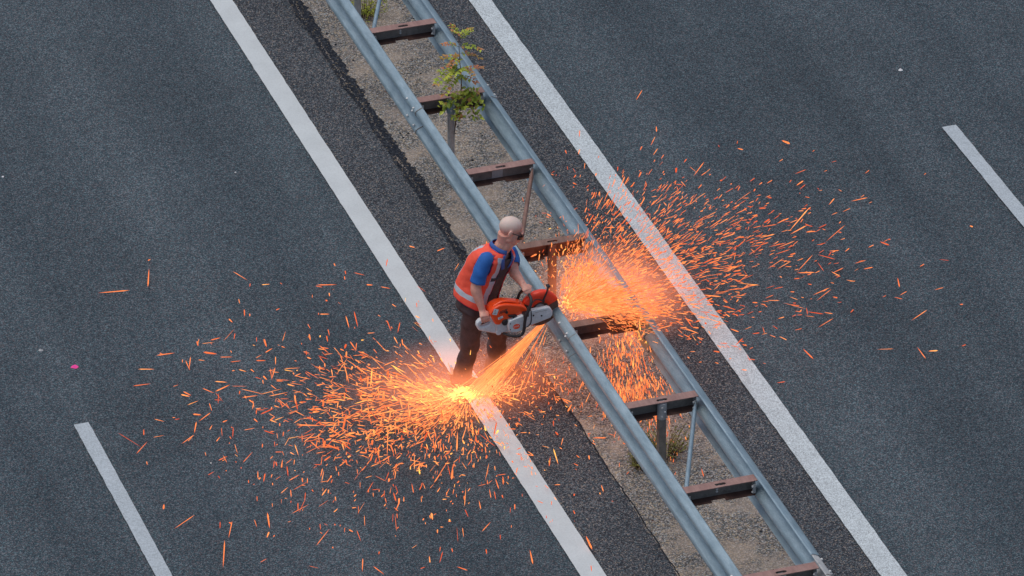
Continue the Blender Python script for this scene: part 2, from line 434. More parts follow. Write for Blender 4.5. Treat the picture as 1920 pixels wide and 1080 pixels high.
for i, y in enumerate(BY):
    k = i-3
    mats = [M['oxide'] if k not in (3, 4) else M['rust'], M['web'] if k not in (3, 4) else M['rust'], M['rustdark']]
    bm = beam_mesh(); bmesh.ops.translate(bm, verts=bm.verts, vec=(0, y, 0))
    b = from_bm('crossbeam', bm, mats, bar)
    if k == 3: b['label'] = 'browner crossbeam with a round rusty post below it'
    yw = y+BD/2-TH
    if k in (0, 6, 8, -2):
        for bx, bz in ((-.035, -.045), (.01, -.040), (-.012, -.068), (-.012, -.092)): bolt('rivet', (bx+.02, yw, HZ+bz), (0, -1, 0), .011, .009, b)
    if k in (2,):
        bm = bmesh.new(); box(bm, (-.045, yw-.008, HZ-.125), (.052, yw-.0005, HZ-.02)); from_bm('patch_plate', bm, M['galv_old'], b, bevel=.002)
        for bx in (.10, .115, .13): bolt('rivet', (bx, yw, HZ-.05), (0, -1, 0), .004, .004, b)
    # brackets at the ends
    for sx in (-1, 1):
        xe = X1-.012 if sx > 0 else X0+.012
        bm = bmesh.new()
        box(bm, (min(xe, xe-sx*.008), y-.036, HZ-.125), (max(xe, xe-sx*.008), y+.030, HZ-.022))
        box(bm, (xe-.026*(sx > 0)-.0, y-.048, HZ-.115), (xe+.026*(sx < 0), y-.042, HZ-.035))
        br = from_bm('bracket', bm, M['galv_old'], b, bevel=.0015)
    for bz in (-.05, -.10):
        bolt('bracket_bolt', (X1-.040, y-.044, HZ+bz), (-.5, -1, .2), .009, .012, b)
    if k in posts_at:
        kind = posts_at[k]; px, pyy = .018, y-.008
        bm = bmesh.new()
        if kind == 'rust':
            tube(bm, [(px, pyy, -.1), (px, pyy, HZ-.012)], .038, 18); mat = M['rust']
        elif kind == 'galv':
            tube(bm, [(px, pyy, -.1), (px, pyy, HZ-.02)], .031, 18); mat = M['galv_old']
        else:
            # folded steel post: U section open to one side
            for a_, b_ in (((-.030, -.026), (.030, -.021)), ((-.030, -.021), (-.025, .03)), ((.025, -.021), (.030, .03))):
                box(bm, (px+a_[0], pyy+a_[1], -.1), (px+b_[0], pyy+b_[1], HZ-.02))
            mat = M['web']
        from_bm('post', bm, mat, bar, auto=40)
        if kind != 'rust':
            bm = bmesh.new()
            zt = HZ-.018 if k == 5 else HZ-.03
            tube(bm, [(px, pyy-.003, HZ-.165), (px, pyy-.003, zt)], .040, 14)
            c = from_bm('post_clamp', bm, M['galv_old'] if k == 5 else M['galv'], bar, auto=40)
            for bz in (-.05, -.09, -.13): bolt('clamp_bolt', (px+(.012 if bz == -.09 else -.012), pyy-.040, HZ+bz), (0, -1, .1), .009, .01, c)
for k, m in ((-4+3, 'galv'), (2, 'rust'), (5, 'galv'), (8, 'galv')):
    y = 5.846-1.3333*k
    a = V((.292, y-.045, HZ-.055)); b_ = V((-.262, y-1.3333+.02, HZ-.075)); d = (b_-a)
    bm = bmesh.new()
    tube(bm, [a, a+d*.02, a+d*.09, a+d*.5, a+d*.93, a+d*.99, b_], [(.003, .014), (.005, .020), (.0185, .0185), (.0185, .0185), (.0185, .0185), (.020, .006), (.016, .004)], 14)
    o = from_bm('brace', bm, M[m], bar, auto=60)
    if m == 'rust': o['label'] = 'rusty brown diagonal brace behind the worker'

# the cut already made in the top of the left rail, bare metal lips
bm = bmesh.new()
for dy in (-.0035, .0035):
    tube(bm, [(-.283+-1*d, .80+dy, ZT+z+.004) for d, z in PROF[:9]], .0022, 5)
from_bm('cut_groove', bm, M['cutedge'], bar)
# box at saw end hidden

# ---------------------------------------------------------------- plants
def leaf(bm, base, d, up, L, W, mi=0, fold=.25):
    d = d.normalized(); s = d.cross(up).normalized(); u = s.cross(d)
    a = bm.verts.new(base); b = bm.verts.new(base+d*L*.45+s*W/2+u*W*fold); c = bm.verts.new(base+d*L-u*L*.12)
    e = bm.verts.new(base+d*L*.45-s*W/2+u*W*fold); m_ = bm.verts.new(base+d*L*.5)
    for f in ((a, b, m_), (b, c, m_), (a, m_, e), (m_, c, e)): bm.faces.new(f).material_index = mi
def rv(s=1.): return V((random.uniform(-s, s), random.uniform(-s, s), random.uniform(-s, s)))
sap = empty('sapling', (.075, 4.52, .0))
tag(sap, 'self sown sapling with green and reddish feathery leaves growing up beside the second post', 'sapling')
bm = bmesh.new()
stem = smooth_path([(.055, 4.60, 0), (.07, 4.56, .4), (.085, 4.44, .80), (.092, 4.44, .98), (.085, 4.46, 1.14), (.09, 4.5, 1.34)], 4)
tube(bm, stem, [.008 - .006*i/(len(stem)-1) for i in range(len(stem))], 6)
shoots = []
for a_, b_, c_ in (((.085, 4.44, .80), (.0, 4.36, .82), (-.10, 4.34, .78)), ((.085, 4.44, .8), (.16, 4.38, .82), (.24, 4.34, .75)),
                   ((.085, 4.44, .78), (.06, 4.36, .72), (.02, 4.34, .62)), ((.085, 4.44, .78), (.13, 4.33, .74), (.17, 4.30, .66)), ((.085, 4.44, .8), (.12, 4.4, .86), (.18, 4.36, .84))):
    p = smooth_path([a_, b_, c_], 4); shoots.append(p); tube(bm, p, .0035, 5)
from_bm('stem', bm, M['stem'], sap)
def frond(base, d, L, n, lw, red):
    """one feather-shaped leaf: rachis with paired leaflets"""
    bm = bmesh.new(); d = d.normalized(); base = V(base)
    pts = [base + d*L*t + V((0, 0, -.35*L*t*t)) for t in [i/6 for i in range(7)]]
    tube(bm, pts, .0018, 4, 1)
    for i in range(1, n+1):
        t = i/n; p = base + d*L*t + V((0, 0, -.35*L*t*t))
        s = d.cross(V((0, 0, 1))).normalized()
        for sg in (-1, 1):
            dd = (s*sg + d*.55 + rv(.25)); mi = 2 if random.random() < red*(1.2*t+.2) else 0
            leaf(bm, p, dd, V((0, 0, 1))+rv(.4), 1.3*lw*(1.1-.4*t)*random.uniform(.8, 1.15), lw*.66, mi)
    leaf(bm, pts[-1], d, V((0, 0, 1)), lw, lw*.4, 2)
    return from_bm('frond', bm, [M['leaf'], M['stem'], M['leafred']], sap)
for (t, ang, el, L, n, lw, red) in ((.70, 200, .10, .26, 8, .062, .1), (.76, 185, .15, .18, 6, .055, .5), (.80, 170, .5, .17, 6, .05, .8), (.68, 10, .3, .20, 6, .05, 1.0),
        (.70, 300, .2, .14, 5, .045, .9), (.62, 320, .1, .13, 5, .05, .9), (.84, 215, .3, .15, 6, .045, .9), (.90, 175, .6, .17, 6, .04, 1.0), (.93, 330, .3, .19, 7, .045, .5), (.97, 20, .7, .17, 6, .042, .1),
        (1.0, 120, 1.0, .15, 6, .04, .2), (1.0, 350, .8, .16, 6, .04, .3), (1.0, 200, 1.1, .12, 5, .04, .4), (.88, 350, .0, .18, 7, .04, 1.0), (.78, 90, .6, .12, 4, .045, .4), (.74, 230, .4, .2, 7, .06, .2), (.69, 215, -.1, .24, 8, .064, .1)):
    a = R(ang); p = stem[min(len(stem)-1, int(t*(len(stem)-1)))]
    frond(p, V((cos(a)*cos(el), sin(a)*cos(el), sin(el))), L, n, lw, red)
big = []
for p in shoots:
    for i in range(44):
        q = p[random.randint(2, len(p)-1)] + rv(.035); L = random.uniform(.035, .062)
        bm = bmesh.new(); leaf(bm, V((0, 0, 0)), rv()+V((0, -.3, .1)), V((0, -.3, 1))+rv(.3), L, L*.62, 0, .15)
        o = from_bm('leaf', bm, [M['leaf'] if random.random() < .8 else M['leafred']], sap); o.matrix_parent_inverse = M4.Translation(-V(sap.location)); o.location = q

bm = bmesh.new(); rs = random.Random(5)
for i in range(260):
    x = rs.uniform(-.28, .6); y = rs.uniform(-3.6, 8.2); r = rs.uniform(.005, .014)
    a = [bm.verts.new((x+r*cos(k*1.26)*rs.uniform(.7, 1.2), y+r*sin(k*1.26)*rs.uniform(.7, 1.2), .0085)) for k in range(5)]; t_ = bm.verts.new((x, y, .0085+r*.8))
    for k in range(5): bm.faces.new((a[k], a[(k+1) % 5], t_)).material_index = i % 3
tag(from_bm('loose_stones', bm, [M['tar'], M['galv_old'], M['rustdark']]), 'loose small stones scattered on the gritty median', 'stones', kind='stuff')
def weed(name, x, y, n, h, spread, label, ml='grass'):
    r0 = empty(name, (x, y, .01)); tag(r0, label, 'weed')
    bm = bmesh.new(); bl = bmesh.new()
    for i in range(n):
        a = random.uniform(0, 2*pi); rr = spread*math.sqrt(random.random())
        b0 = V((x+rr*.5*cos(a), y+rr*.5*sin(a), .01)); tip = b0+V((cos(a)*rr, sin(a)*rr, h*random.uniform(.4, 1)))
        mid = (b0+tip)/2+V((0, 0, h*.15))
        tube(bm, [b0, mid, tip], [.002, .0015, .0008], 4)
        for j in range(7):
            t = random.uniform(.25, 1); p = b0.lerp(tip, t)+V((0, 0, h*.3*t*(1-t)))
            leaf(bl, p, rv()+V((0, 0, .5)), V((0, 0, 1))+rv(.5), random.uniform(.016, .034), .009)
    from_bm('stem', bm, M['stem'], r0); o = from_bm('foliage', bl, M[ml], r0); tag(o, kind='stuff')
weed('weed', .19, 7.50, 110, .16, .17, 'bushy green weed at the top edge beside the pale diagonal brace', 'leaf')
weed('weed', .19, -.47, 110, .26, .17, 'sparse yellowish weed at the foot of the dark folded post')
weed('weed', -.06, -.60, 50, .12, .10, 'small dry weed tuft growing under the left rail')

# ---------------------------------------------------------------- small litter
def chip(x, y, s, label, m, cat='stone'):
    bm = bmesh.new(); n = 7
    a = [bm.verts.new((x+s*cos(2*pi*i/n)*random.uniform(.7, 1.2), y+s*sin(2*pi*i/n)*random.uniform(.7, 1.2), .001)) for i in range(n)]
    t = bm.verts.new((x, y, s*.8)); bm.faces.new(a[::-1])
    for i in range(n): bm.faces.new((a[i], a[(i+1) % n], t))
    return tag(from_bm('pebble', bm, m), label, cat)
chip(-4.16, 2.773, .020, 'pale chip lying on the asphalt just above the pink paint mark', M['galv_old'])
chip(4.417, 4.981, .022, 'small white chip lying alone on the right carriageway above the dashed line', M['white'])
chip(-3.694, 5.71, .012, 'tiny pale pebble near the left edge of the left carriageway', M['white'])
chip(-1.757, 5.128, .009, 'tiny white pebble on open asphalt left of the solid line', M['white'])
chip(-3.326, .624, .010, 'tiny pale pebble on asphalt right of the short left dash', M['galv_old'])
bm = bmesh.new(); n = 11
pts = [(-3.963+.030*cos(2*pi*i/n)*random.uniform(.8, 1.25), 2.425+.030*sin(2*pi*i/n)*random.uniform(.8, 1.2), .003) for i in range(n)]
quad(bm, pts); tag(from_bm('paint_mark', bm, plain('pink marking paint', (.85, .05, .30), .6)), 'small bright pink spray paint dot on the left carriageway', 'paint mark')

# ---------------------------------------------------------------- cut-off saw
saw = empty('cutoff_saw', (-.65, .75, .70))
tag(saw, 'orange and grey petrol cut-off saw cutting into the top of the left rail', 'power saw')
def side(name, pts, y0, y1, mat, parent=saw, bevel=.008, holes=(), seg=3):
    bm = bmesh.new(); plate(bm, pts, holes, lambda a, b, w_: (a, y0+w_, b), y1-y0)
    return from_bm(name, bm, mat, parent, bevel=bevel, seg=seg, auto=45)
eng = side('engine_cover', [(-.915, .895), (-.905, .925), (-.885, .948), (-.845, .966), (-.785, .968), (-.735, .956), (-.672, .938), (-.62, .915), (-.595, .885), (-.608, .858), (-.672, .840), (-.743, .825), (-.774, .822), (-.806, .812), (-.832, .783), (-.872, .792), (-.895, .84)], .685, .815, M['sawred'], bevel=.024, seg=5)
bm = bmesh.new()
tube(bm, smooth_path([(-.88, .73, .945), (-.81, .73, .976), (-.73, .73, .966), (-.65, .735, .930)], 4), [(.018, .010)]*13, 10)
from_bm('cover_ridge', bm, M['sawred'], eng)
for i in range(5):
    bm = bmesh.new(); x = -.838+.013*i
    tube(bm, [(x, .6835, .885+.003*i), (x+.014, .6835, .915+.003*i)], .0028, 6); from_bm('vent_slot', bm, M['black'], eng)
bm = bmesh.new(); disc_cap(bm, (-.778, .688, .895), (0, -1, 0), .012, .012, 14); from_bm('screw_knob', bm, M['black'], eng, bevel=.002)
def sticker(cx, cz, w_, h_, rot, mat, name, y=.6838, marks=True):
    bm = bmesh.new(); c, s = cos(rot), sin(rot)
    quad(bm, [(cx+a*w_/2*c-b*h_/2*s, y, cz+a*w_/2*s+b*h_/2*c) for a, b in ((-1, -1), (1, -1), (1, 1), (-1, 1))])
    o = from_bm(name, bm, mat, eng)
    if marks:
        bm = bmesh.new()
        for j in range(3):
            b0 = -.6+.5*j
            quad(bm, [(cx+a*w_/2*c-b*h_/2*s, y-.0008, cz+a*w_/2*s+b*h_/2*c) for a, b in ((-.6, b0), (.6-.3*j, b0), (.6-.3*j, b0+.2), (-.6, b0+.2))])
        from_bm('print', bm, M['web'], o)
sticker(-.872, .915, .042, .054, -.35, M['white'], 'sticker')
sticker(-.829, .852, .044, .022, .28, M['white'], 'sticker')
# starter cover with the oval badge
st = side('starter_cover', [(-.775, .79), (-.765, .826), (-.72, .838), (-.655, .853), (-.625, .856), (-.622, .75), (-.65, .712), (-.70, .704), (-.737, .708), (-.771, .738)], .650, .70, M['sawgrey'], bevel=.009)
bm = bmesh.new(); q = [(-.703+.030*cos(2*pi*i/20), .6488, .765+.024*sin(2*pi*i/20)) for i in range(20)]; quad(bm, q)
badge = from_bm('badge', bm, M['sawred'], st)
fc = bpy.data.curves.new('lettering', 'FONT'); fc.body = 'STIHL'; fc.size = .019; fc.align_x = 'CENTER'; fc.align_y = 'CENTER'; fc.extrude = .0003
to = bpy.data.objects.new('lettering', fc); col.objects.link(to); dg = bpy.context.evaluated_depsgraph_get()
me = bpy.data.meshes.new_from_object(to.evaluated_get(dg)); bpy.data.objects.remove(to)
me.transform(M4.Translation((-.703, .6478, .765)) @ M4.Rotation(R(-8), 4, 'Y') @ M4.Rotation(pi/2, 4, 'X')); me.materials.clear()
link('lettering', me, badge, [M['white']])
for bx, bz in ((-.755, .80), (-.755, .745), (-.64, .835), (-.645, .73)):
    bm = bmesh.new(); disc_cap(bm, (bx, .652, bz), (0, -1, 0), .005, .005, 8); from_bm('screw', bm, M['black'], st)
side('choke_lever', [(-.765, .868), (-.70, .862), (-.69, .852), (-.715, .848), (-.715, .825), (-.728, .825), (-.73, .85), (-.765, .855)], .664, .69, M['black'], bevel=.003)
bm = bmesh.new(); disc_cap(bm, (-.792, .70, .803), (0, -1, 0), .026, .03, 16); from_bm('filter_knob', bm, M['rubber'], saw, bevel=.006)
# crankcase, base
side('crankcase', [(-.87, .80), (-.60, .84), (-.56, .80), (-.58, .71), (-.66, .69), (-.80, .69), (-.86, .72)], .70, .83, M['sawgrey'], bevel=.01)
# rear handle: loop with a grip hole
side('rear_handle', [(-1.022, .785), (-1.019, .815), (-1.0, .838), (-.97, .846), (-.92, .850), (-.895, .862), (-.868, .80), (-.79, .77), (-.765, .74), (-.77, .700), (-.828, .682), (-.854, .686), (-1.005, .745)], .715, .765, M['sawgrey'], bevel=.011,
     holes=[[(-.993, .785), (-.985, .805), (-.962, .815), (-.917, .818), (-.898, .80), (-.925, .782), (-.962, .772)]])
bm = bmesh.new(); disc_cap(bm, (-.838, .72, .702), (0, -1, 0), .024, .02, 16); from_bm('fuel_cap', bm, M['sawgrey'], saw, bevel=.004)
bm = bmesh.new(); tube(bm, smooth_path([(-.975, .74, .808), (-.94, .74, .800), (-.915, .74, .806)], 3), .006, 8); from_bm('throttle_trigger', bm, M['rubber'], saw)
# front handle hoop
bm = bmesh.new()
fh = smooth_path([(-.80, .70, .690), (-.765, .655, .688), (-.705, .635, .680), (-.66, .63, .695), (-.645, .628, .745), (-.640, .628, .80), (-.628, .628, .865), (-.600, .63, .925), (-.578, .645, .975), (-.572, .69, 1.0), (-.576, .75, 1.002), (-.590, .82, .985), (-.605, .865, .93), (-.63, .87, .85)], 4)
tube(bm, fh, .0125, 12); from_bm('front_handle', bm, M['rubber'], saw)
bm = bmesh.new(); disc_cap(bm, (-.625, .66, .872), (0, -1, 0), .017, .03, 12); box(bm, (-.645, .635, .845), (-.60, .69, .875)); from_bm('handle_mount', bm, M['black'], saw, bevel=.004)
# cutting arm
arm = side('cutting_arm', [(-.615, .835), (-.55, .848), (-.41, .852), (-.385, .840), (-.368, .808), (-.368, .775), (-.384, .748), (-.55, .708), (-.605, .700)], .715, .758, M['sawgrey'], bevel=.012)
for bx, bz in ((-.535, .80), (-.465, .785), (-.60, .75), (-.585, .79)):
    bm = bmesh.new(); disc_cap(bm, (bx, .716, bz), (0, -1, 0), .0075, .005, 10); from_bm('screw', bm, M['rubber'], arm)
bm = bmesh.new(); quad(bm, [(-.52, .7142, .822), (-.41, .7142, .828), (-.41, .7142, .831), (-.52, .7142, .825)]); from_bm('arm_groove', bm, M['web'], arm)
# disc
bm = bmesh.new(); DC = V((-.452, 0, .803)); DR = .160
tube(bm, [V((DC.x, .7975, DC.z)), V((DC.x, .8025, DC.z))], DR, 64); dsk = from_bm('cutting_disc', bm, M['disc'], saw, auto=40)
bm = bmesh.new(); tube(bm, [V((DC.x, .787, DC.z)), V((DC.x, .812, DC.z))], .045, 24); from_bm('flange', bm, M['bolt'], dsk)
# guard: hollow hood over the upper half of the disc
bm = bmesh.new(); GR = .168
a0, a1 = R(26), R(150); n = 30; secs = []
for i in range(n+1):
    a = a0+(a1-a0)*i/n; ca, sa = cos(a), sin(a)
    prof = [(.075, .772), (.140, .770), (.160, .773), (GR, .782), (GR+.002, .80), (GR, .824), (.160, .836), (.12, .840)]
    secs.append([bm.verts.new((DC.x+r*ca, y, DC.z+r*sa)) for r, y in prof])
for a, b in zip(secs, secs[1:]):
    for j in range(len(a)-1): bm.faces.new((a[j], b[j], b[j+1], a[j+1]))
o = from_bm('blade_guard', bm, M['guardred'], saw, smooth=True); sm = o.modifiers.new('solid', 'SOLIDIFY'); sm.thickness = .004
bm = bmesh.new(); tube(bm, smooth_path([(-.380, .80, 1.01), (-.392, .775, .985), (-.418, .765, .93), (-.435, .760, .895)], 3), .0075, 8)
disc_cap(bm, (-.435, .765, .893), (0, -1, 0), .011, .012, 10); box(bm, (-.395, .775, 1.0), (-.368, .815, 1.012)); from_bm('guard_lever', bm, M['black'], saw)
bm = bmesh.new(); tube(bm, smooth_path([(-.600, .70, .885), (-.555, .715, .908), (-.51, .745, .925), (-.47, .755, .915), (-.437, .758, .893)], 4), .0045, 8)
tube(bm, smooth_path([(-.600, .70, .885), (-.566, .702, .87), (-.558, .700, .82), (-.562, .700, .745), (-.59, .70, .715), (-.63, .71, .70)], 4), .0042, 8); from_bm('water_hose', bm, M['black'], saw)
side('belt_cover_tip', [(-.545, .715), (-.485, .700), (-.505, .68), (-.53, .67)], .77, .80, M['sawred'], bevel=.003)

# ---------------------------------------------------------------- worker
man = empty('person', (-.88, 1.08, 0))
tag(man, 'bald man in orange safety vest, blue polo and dark overalls bending over the saw', 'person')
PEL = V((-.925, 1.045, .80)); NK = V((-.725, .985, 1.33))
F0 = V((.62, -.78, 0)).normalized()
UPV = (NK-PEL).normalized(); RT = F0.cross(UPV).normalized()      # towards his right side
FW = UPV.cross(RT).normalized(); HT = (NK-PEL).length
if FW.dot(F0) < 0: FW = -FW
KEY = [(0, .165, .125), (.15, .168, .135), (.35, .165, .142), (.55, .175, .138), (.70, .190, .130), (.80, .198, .118), (.87, .190, .105), (.93, .150, .088), (.97, .098, .072), (1.0, .066, .064)]
def kint(v, KEYS=KEY):
    for (a, x, y), (b, x2, y2) in zip(KEYS, KEYS[1:]):
        if v <= b:
            t = (v-a)/(b-a) if b > a else 0; t = t*t*(3-2*t)*.5+t*.5; return x+(x2-x)*t, y+(y2-y)*t
    return KEYS[-1][1:]
def tors(v, th, grow=0, hx=0):
    """point on the torso: v up the spine, th angle from the front towards his right"""
    a, b = kint(min(1, max(0, v))); a += grow; b += grow
    e = 2/2.5; c, s = cos(th), sin(th)
    px = math.copysign(abs(s)**e, s)*a; pf = math.copysign(abs(c)**e, c)*b
    bend = .045*sin(pi*v)           # rounded back
    drop = V((0, 0, -.03))*max(0, -px)*3*max(0, v-.5)   # left shoulder reaches down
    vv = min(v, 1.05)
    return PEL + UPV*HT*vv + RT*px + FW*(pf-bend+hx) + drop
def grid(bm, fn, us, vs, closed=True, mi=None, skip=None):
    g = [[bm.verts.new(fn(u, v)) for u in us] for v in vs]
    nu = len(us)
    for i in range(len(vs)-1):
        for j in range(nu if closed else nu-1):
            k = (j+1) % nu
            u_ = us[j]; v_ = vs[i]
            if skip and skip(u_, v_, g[i][j].co): continue
            f = bm.faces.new((g[i][j], g[i][k], g[i+1][k], g[i+1][j])); f.smooth = True
            if mi: f.material_index = mi(u_, v_, g[i][j].co)
    return g
RSH = PEL+UPV*HT*.86+RT*.185; LSH = PEL+UPV*HT*.83-RT*.185
RSH = RSH + V((0, 0, .0)); LSH = LSH+V((.02, 0, -.01))
REL = V((-.985, .845, 1.085)); RWR = V((-.955, .775, .895))
LEL = V((-.610, .985, 1.075)); LWR = V((-.592, .805, 1.052))
HC = V((-.648, .955, 1.488))
HF = V((.86, -.30, -.34)).normalized(); HR = HF.cross(V((.30, .05, .95))).normalized(); HU = HR.cross(HF).normalized()
HM = M4((( HR.x, HF.x, HU.x, 0), (HR.y, HF.y, HU.y, 0), (HR.z, HF.z, HU.z, 0), (0, 0, 0, 1))).to_3x3()   # x right, y forward, z up
def hp(x, y, z): return HC + HM @ V((x, y, z))
LEG = {'r': (V((-.965, .975, .80)), V((-.975, 1.035, .44)), V((-1.02, 1.11, .10))),
       'l': (V((-.865, 1.125, .80)), V((-.70, 1.16, .43)), V((-.68, 1.22, .10)))}
bm = bmesh.new()
us = [2*pi*i/32 for i in range(32)]
g = grid(bm, lambda u, v: tors(v, u, -.012), us, [i/20 for i in range(21)])
bm.faces.new(g[0][::-1]); bm.faces.new(g[-1])
tube(bm, [NK-UPV*.06, NK+(HC-NK)*.35, hp(0, -.035, -.03)], [.070, .060, .062], 16)      # neck
tube(bm, [NK-UPV*.03+FW*.02, hp(0, .03, -.065)], [.055, .05], 14)
# head
ellipsoid(bm, hp(0, -.012, .035), .077, .098, .086, HM, 24, 16)
ellipsoid(bm, hp(0, .030, -.035), .062, .066, .078, HM, 20, 12)
ellipsoid(bm, hp(0, .052, -.088), .040, .036, .028, HM, 14, 10)     # chin
ellipsoid(bm, hp(0, .004, -.072), .060, .062, .035, HM, 14, 10)     # jaw
ellipsoid(bm, hp(0, .092, .018), .050, .014, .012, HM, 14, 8)       # brow
tube(bm, [hp(0, .092, .012), hp(0, .108, -.012), hp(0, .118, -.030), hp(0, .098, -.038)], [.008, .010, .0125, .008], 10)   # nose
ellipsoid(bm, hp(.011, .103, -.032), .008, .009, .007, HM, 8, 6); ellipsoid(bm, hp(-.011, .103, -.032), .008, .009, .007, HM, 8, 6)
ellipsoid(bm, hp(0, .094, -.058), .024, .010, .006, HM, 12, 6); ellipsoid(bm, hp(0, .091, -.070), .021, .010, .006, HM, 12, 6)   # lips
for s in (-1, 1):
    ellipsoid(bm, hp(s*.036, .072, -.028), .022, .020, .020, HM, 10, 8)
    er = HM @ M4.Rotation(s*.35, 3, 'Z')
    ellipsoid(bm, hp(s*.084, -.008, -.006), .011, .022, .035, er, 12, 8)
    ellipsoid(bm, hp(s*.079, .0, -.028), .009, .010, .012, er, 10, 6)
# arms
tube(bm, smooth_path([RSH+(-RT)*.05, RSH+V((0, 0, -.02)), RSH.lerp(REL, .5)+RT*.008, REL, REL.lerp(RWR, .35)+V((-.006, 0, 0)), REL.lerp(RWR, .8), RWR], 3),
     [.050, .050, .050, .050, .049, .048, .047, .046, .045, .045, .046, .045, .042, .038, .034, .031, .030, .029, .030], 16)
tube(bm, smooth_path([LSH+RT*.05, LSH+V((0, 0, -.02)), LSH.lerp(LEL, .5), LEL, LEL.lerp(LWR, .35), LEL.lerp(LWR, .8), LWR], 3),
     [.055, .056, .056, .055, .053, .051, .048, .046, .044, .044, .045, .043, .040, .037, .033, .030, .029, .028, .029], 16)
def hand(bm, wr, kn, palm, side, grip, gaxis, gr):
    """wr wrist, kn centre of the knuckles, palm: direction the palm faces, grip: centre of the bar, gaxis: bar direction"""
    d = (kn-wr).normalized(); s = d.cross(palm).normalized()*side; L = (kn-wr).length   # s points to the thumb side
    palm = (palm - d*palm.dot(d)).normalized()
    tube(bm, [wr-d*.02, wr+d*L*.35, wr+d*L*.75, kn], [(.027, .022), (.034, .019), (.042, .016), (.040, .013)] if abs(s.dot(frame_along([wr, kn])[0][0])) > .7 else [(.022, .027), (.019, .034), (.016, .042), (.013, .040)], 14)
    ga = gaxis.normalized()
    for i, (off, ln, r) in enumerate(((.031, .92, .0092), (.011, 1.0, .0095), (-.010, .95, .0090), (-.030, .78, .0080))):
        b0 = kn + s*off - d*.012
        c = grip + ga*((b0-grip).dot(ga))
        r0 = b0-c; rad = gr+r
        e1 = r0.normalized(); 
        # direction of curl: towards the palm side round the bar
        e2 = (d - e1*d.dot(e1)).normalized()
        pts = [b0]
        for a in (35, 80, 125, 165, 165+25*ln):
            a_ = R(a*ln*.95); rr = rad + max(0, (r0.length-rad))*max(0, 1-a/70)
            pts.append(c + e1*rr*cos(a_) + e2*rr*sin(a_))
        tube(bm, pts, [r*1.05, r*1.05, r, r*.97, r*.9, r*.7], 8)
    tb = wr + d*L*.30 + s*.028; c = grip + ga*((tb-grip).dot(ga)+.012)
    e1 = (tb-c).normalized()
    tube(bm, [tb, tb+d*.022+s*.018+palm*.010, tb.lerp(c, .45)+s*.022+palm*.018, c-e1*.0+palm*(gr+.008)+s*.020], [.014, .013, .011, .009], 9)
# left hand on top of the front hoop (bar runs along y), right hand through the rear loop (bar along x)
GL = V((-.574, .735, 1.002))
hand(bm, LWR, V((-.578, .745, 1.030))+V((0, -.012, .004)), V((.25, -.3, -1)).normalized(), 1, GL, V((-.05, 1, .0)), .0125)
GRP = V((-.955, .742, .832))
hand(bm, RWR, V((-.952, .732, .855))+V((0, -.018, .010)), V((0, .75, -.45)).normalized(), 1, GRP, V((1, 0, .15)), .016)
# legs
for s in 'rl':
    h, k, a = LEG[s]
    tube(bm, smooth_path([h+V((0, 0, .05)), h, k, a, a-V((0, 0, .06))], 3), [.085, .088, .088, .085, .078, .065, .055, .052, .050, .045, .038, .036, .036], 16)
    ft = V((.75, -.62, 0)).normalized() if s == 'r' else V((.85, -.5, 0)).normalized()
    tube(bm, [a-V((0, 0, .045))-ft*.05, a-V((0, 0, .05))+ft*.02, a-V((0, 0, .065))+ft*.12, a-V((0, 0, .07))+ft*.17], [.034, .04, .034, .022], 12)
me = bpy.data.meshes.new('tmp'); bmesh.ops.recalc_face_normals(bm, faces=bm.faces); bm.to_mesh(me); bm.free()
to = bpy.data.objects.new('tmp', me); col.objects.link(to)
rm = to.modifiers.new('r', 'REMESH'); rm.mode = 'VOXEL'; rm.voxel_size = .0048; rm.use_smooth_shade = True
smd = to.modifiers.new('s', 'SMOOTH'); smd.factor = .5; smd.iterations = 3
dg = bpy.context.evaluated_depsgraph_get(); me2 = bpy.data.meshes.new_from_object(to.evaluated_get(dg)); bpy.data.objects.remove(to)
for p in me2.polygons: p.use_smooth = True
me2.name = 'body'; me2.materials.clear(); link('body', me2, man, [M['skin']])

# the shaven scalp is paler than the face and neck
t_ = M['skin'].node_tree; b_ = t_.nodes["Principled BSDF"]; src = b_.inputs['Base Color'].links[0].from_socket
g_ = t_.nodes.new("ShaderNodeNewGeometry").outputs['Position']
def dotc(vec, off):
    v1 = t_.nodes.new("ShaderNodeVectorMath"); v1.operation = 'SUBTRACT'; t_.links.new(g_, v1.inputs[0]); v1.inputs[1].default_value = HC
    v2 = t_.nodes.new("ShaderNodeVectorMath"); v2.operation = 'DOT_PRODUCT'; t_.links.new(v1.outputs[0], v2.inputs[0]); v2.inputs[1].default_value = vec
    return math_(t_, 'ADD', v2.outputs['Value'], off)
up_ = dotc(HU - HF*.55, -.012); up_ = math_(t_, 'ADD', up_, math_(t_, 'MULTIPLY', math_(t_, 'SUBTRACT', noise(t_, g_, 40, 3), .5), .03))
kk = ramp(t_, up_, [(.0, (0, 0, 0)), (.075, (1, 1, 1))]).outputs[0]
cc = mix(t_, kk, src, mix(t_, noise(t_, g_, 170, 2), (.66, .49, .42), (.80, .64, .55)))
t_.links.new(cc, b_.inputs['Base Color'])
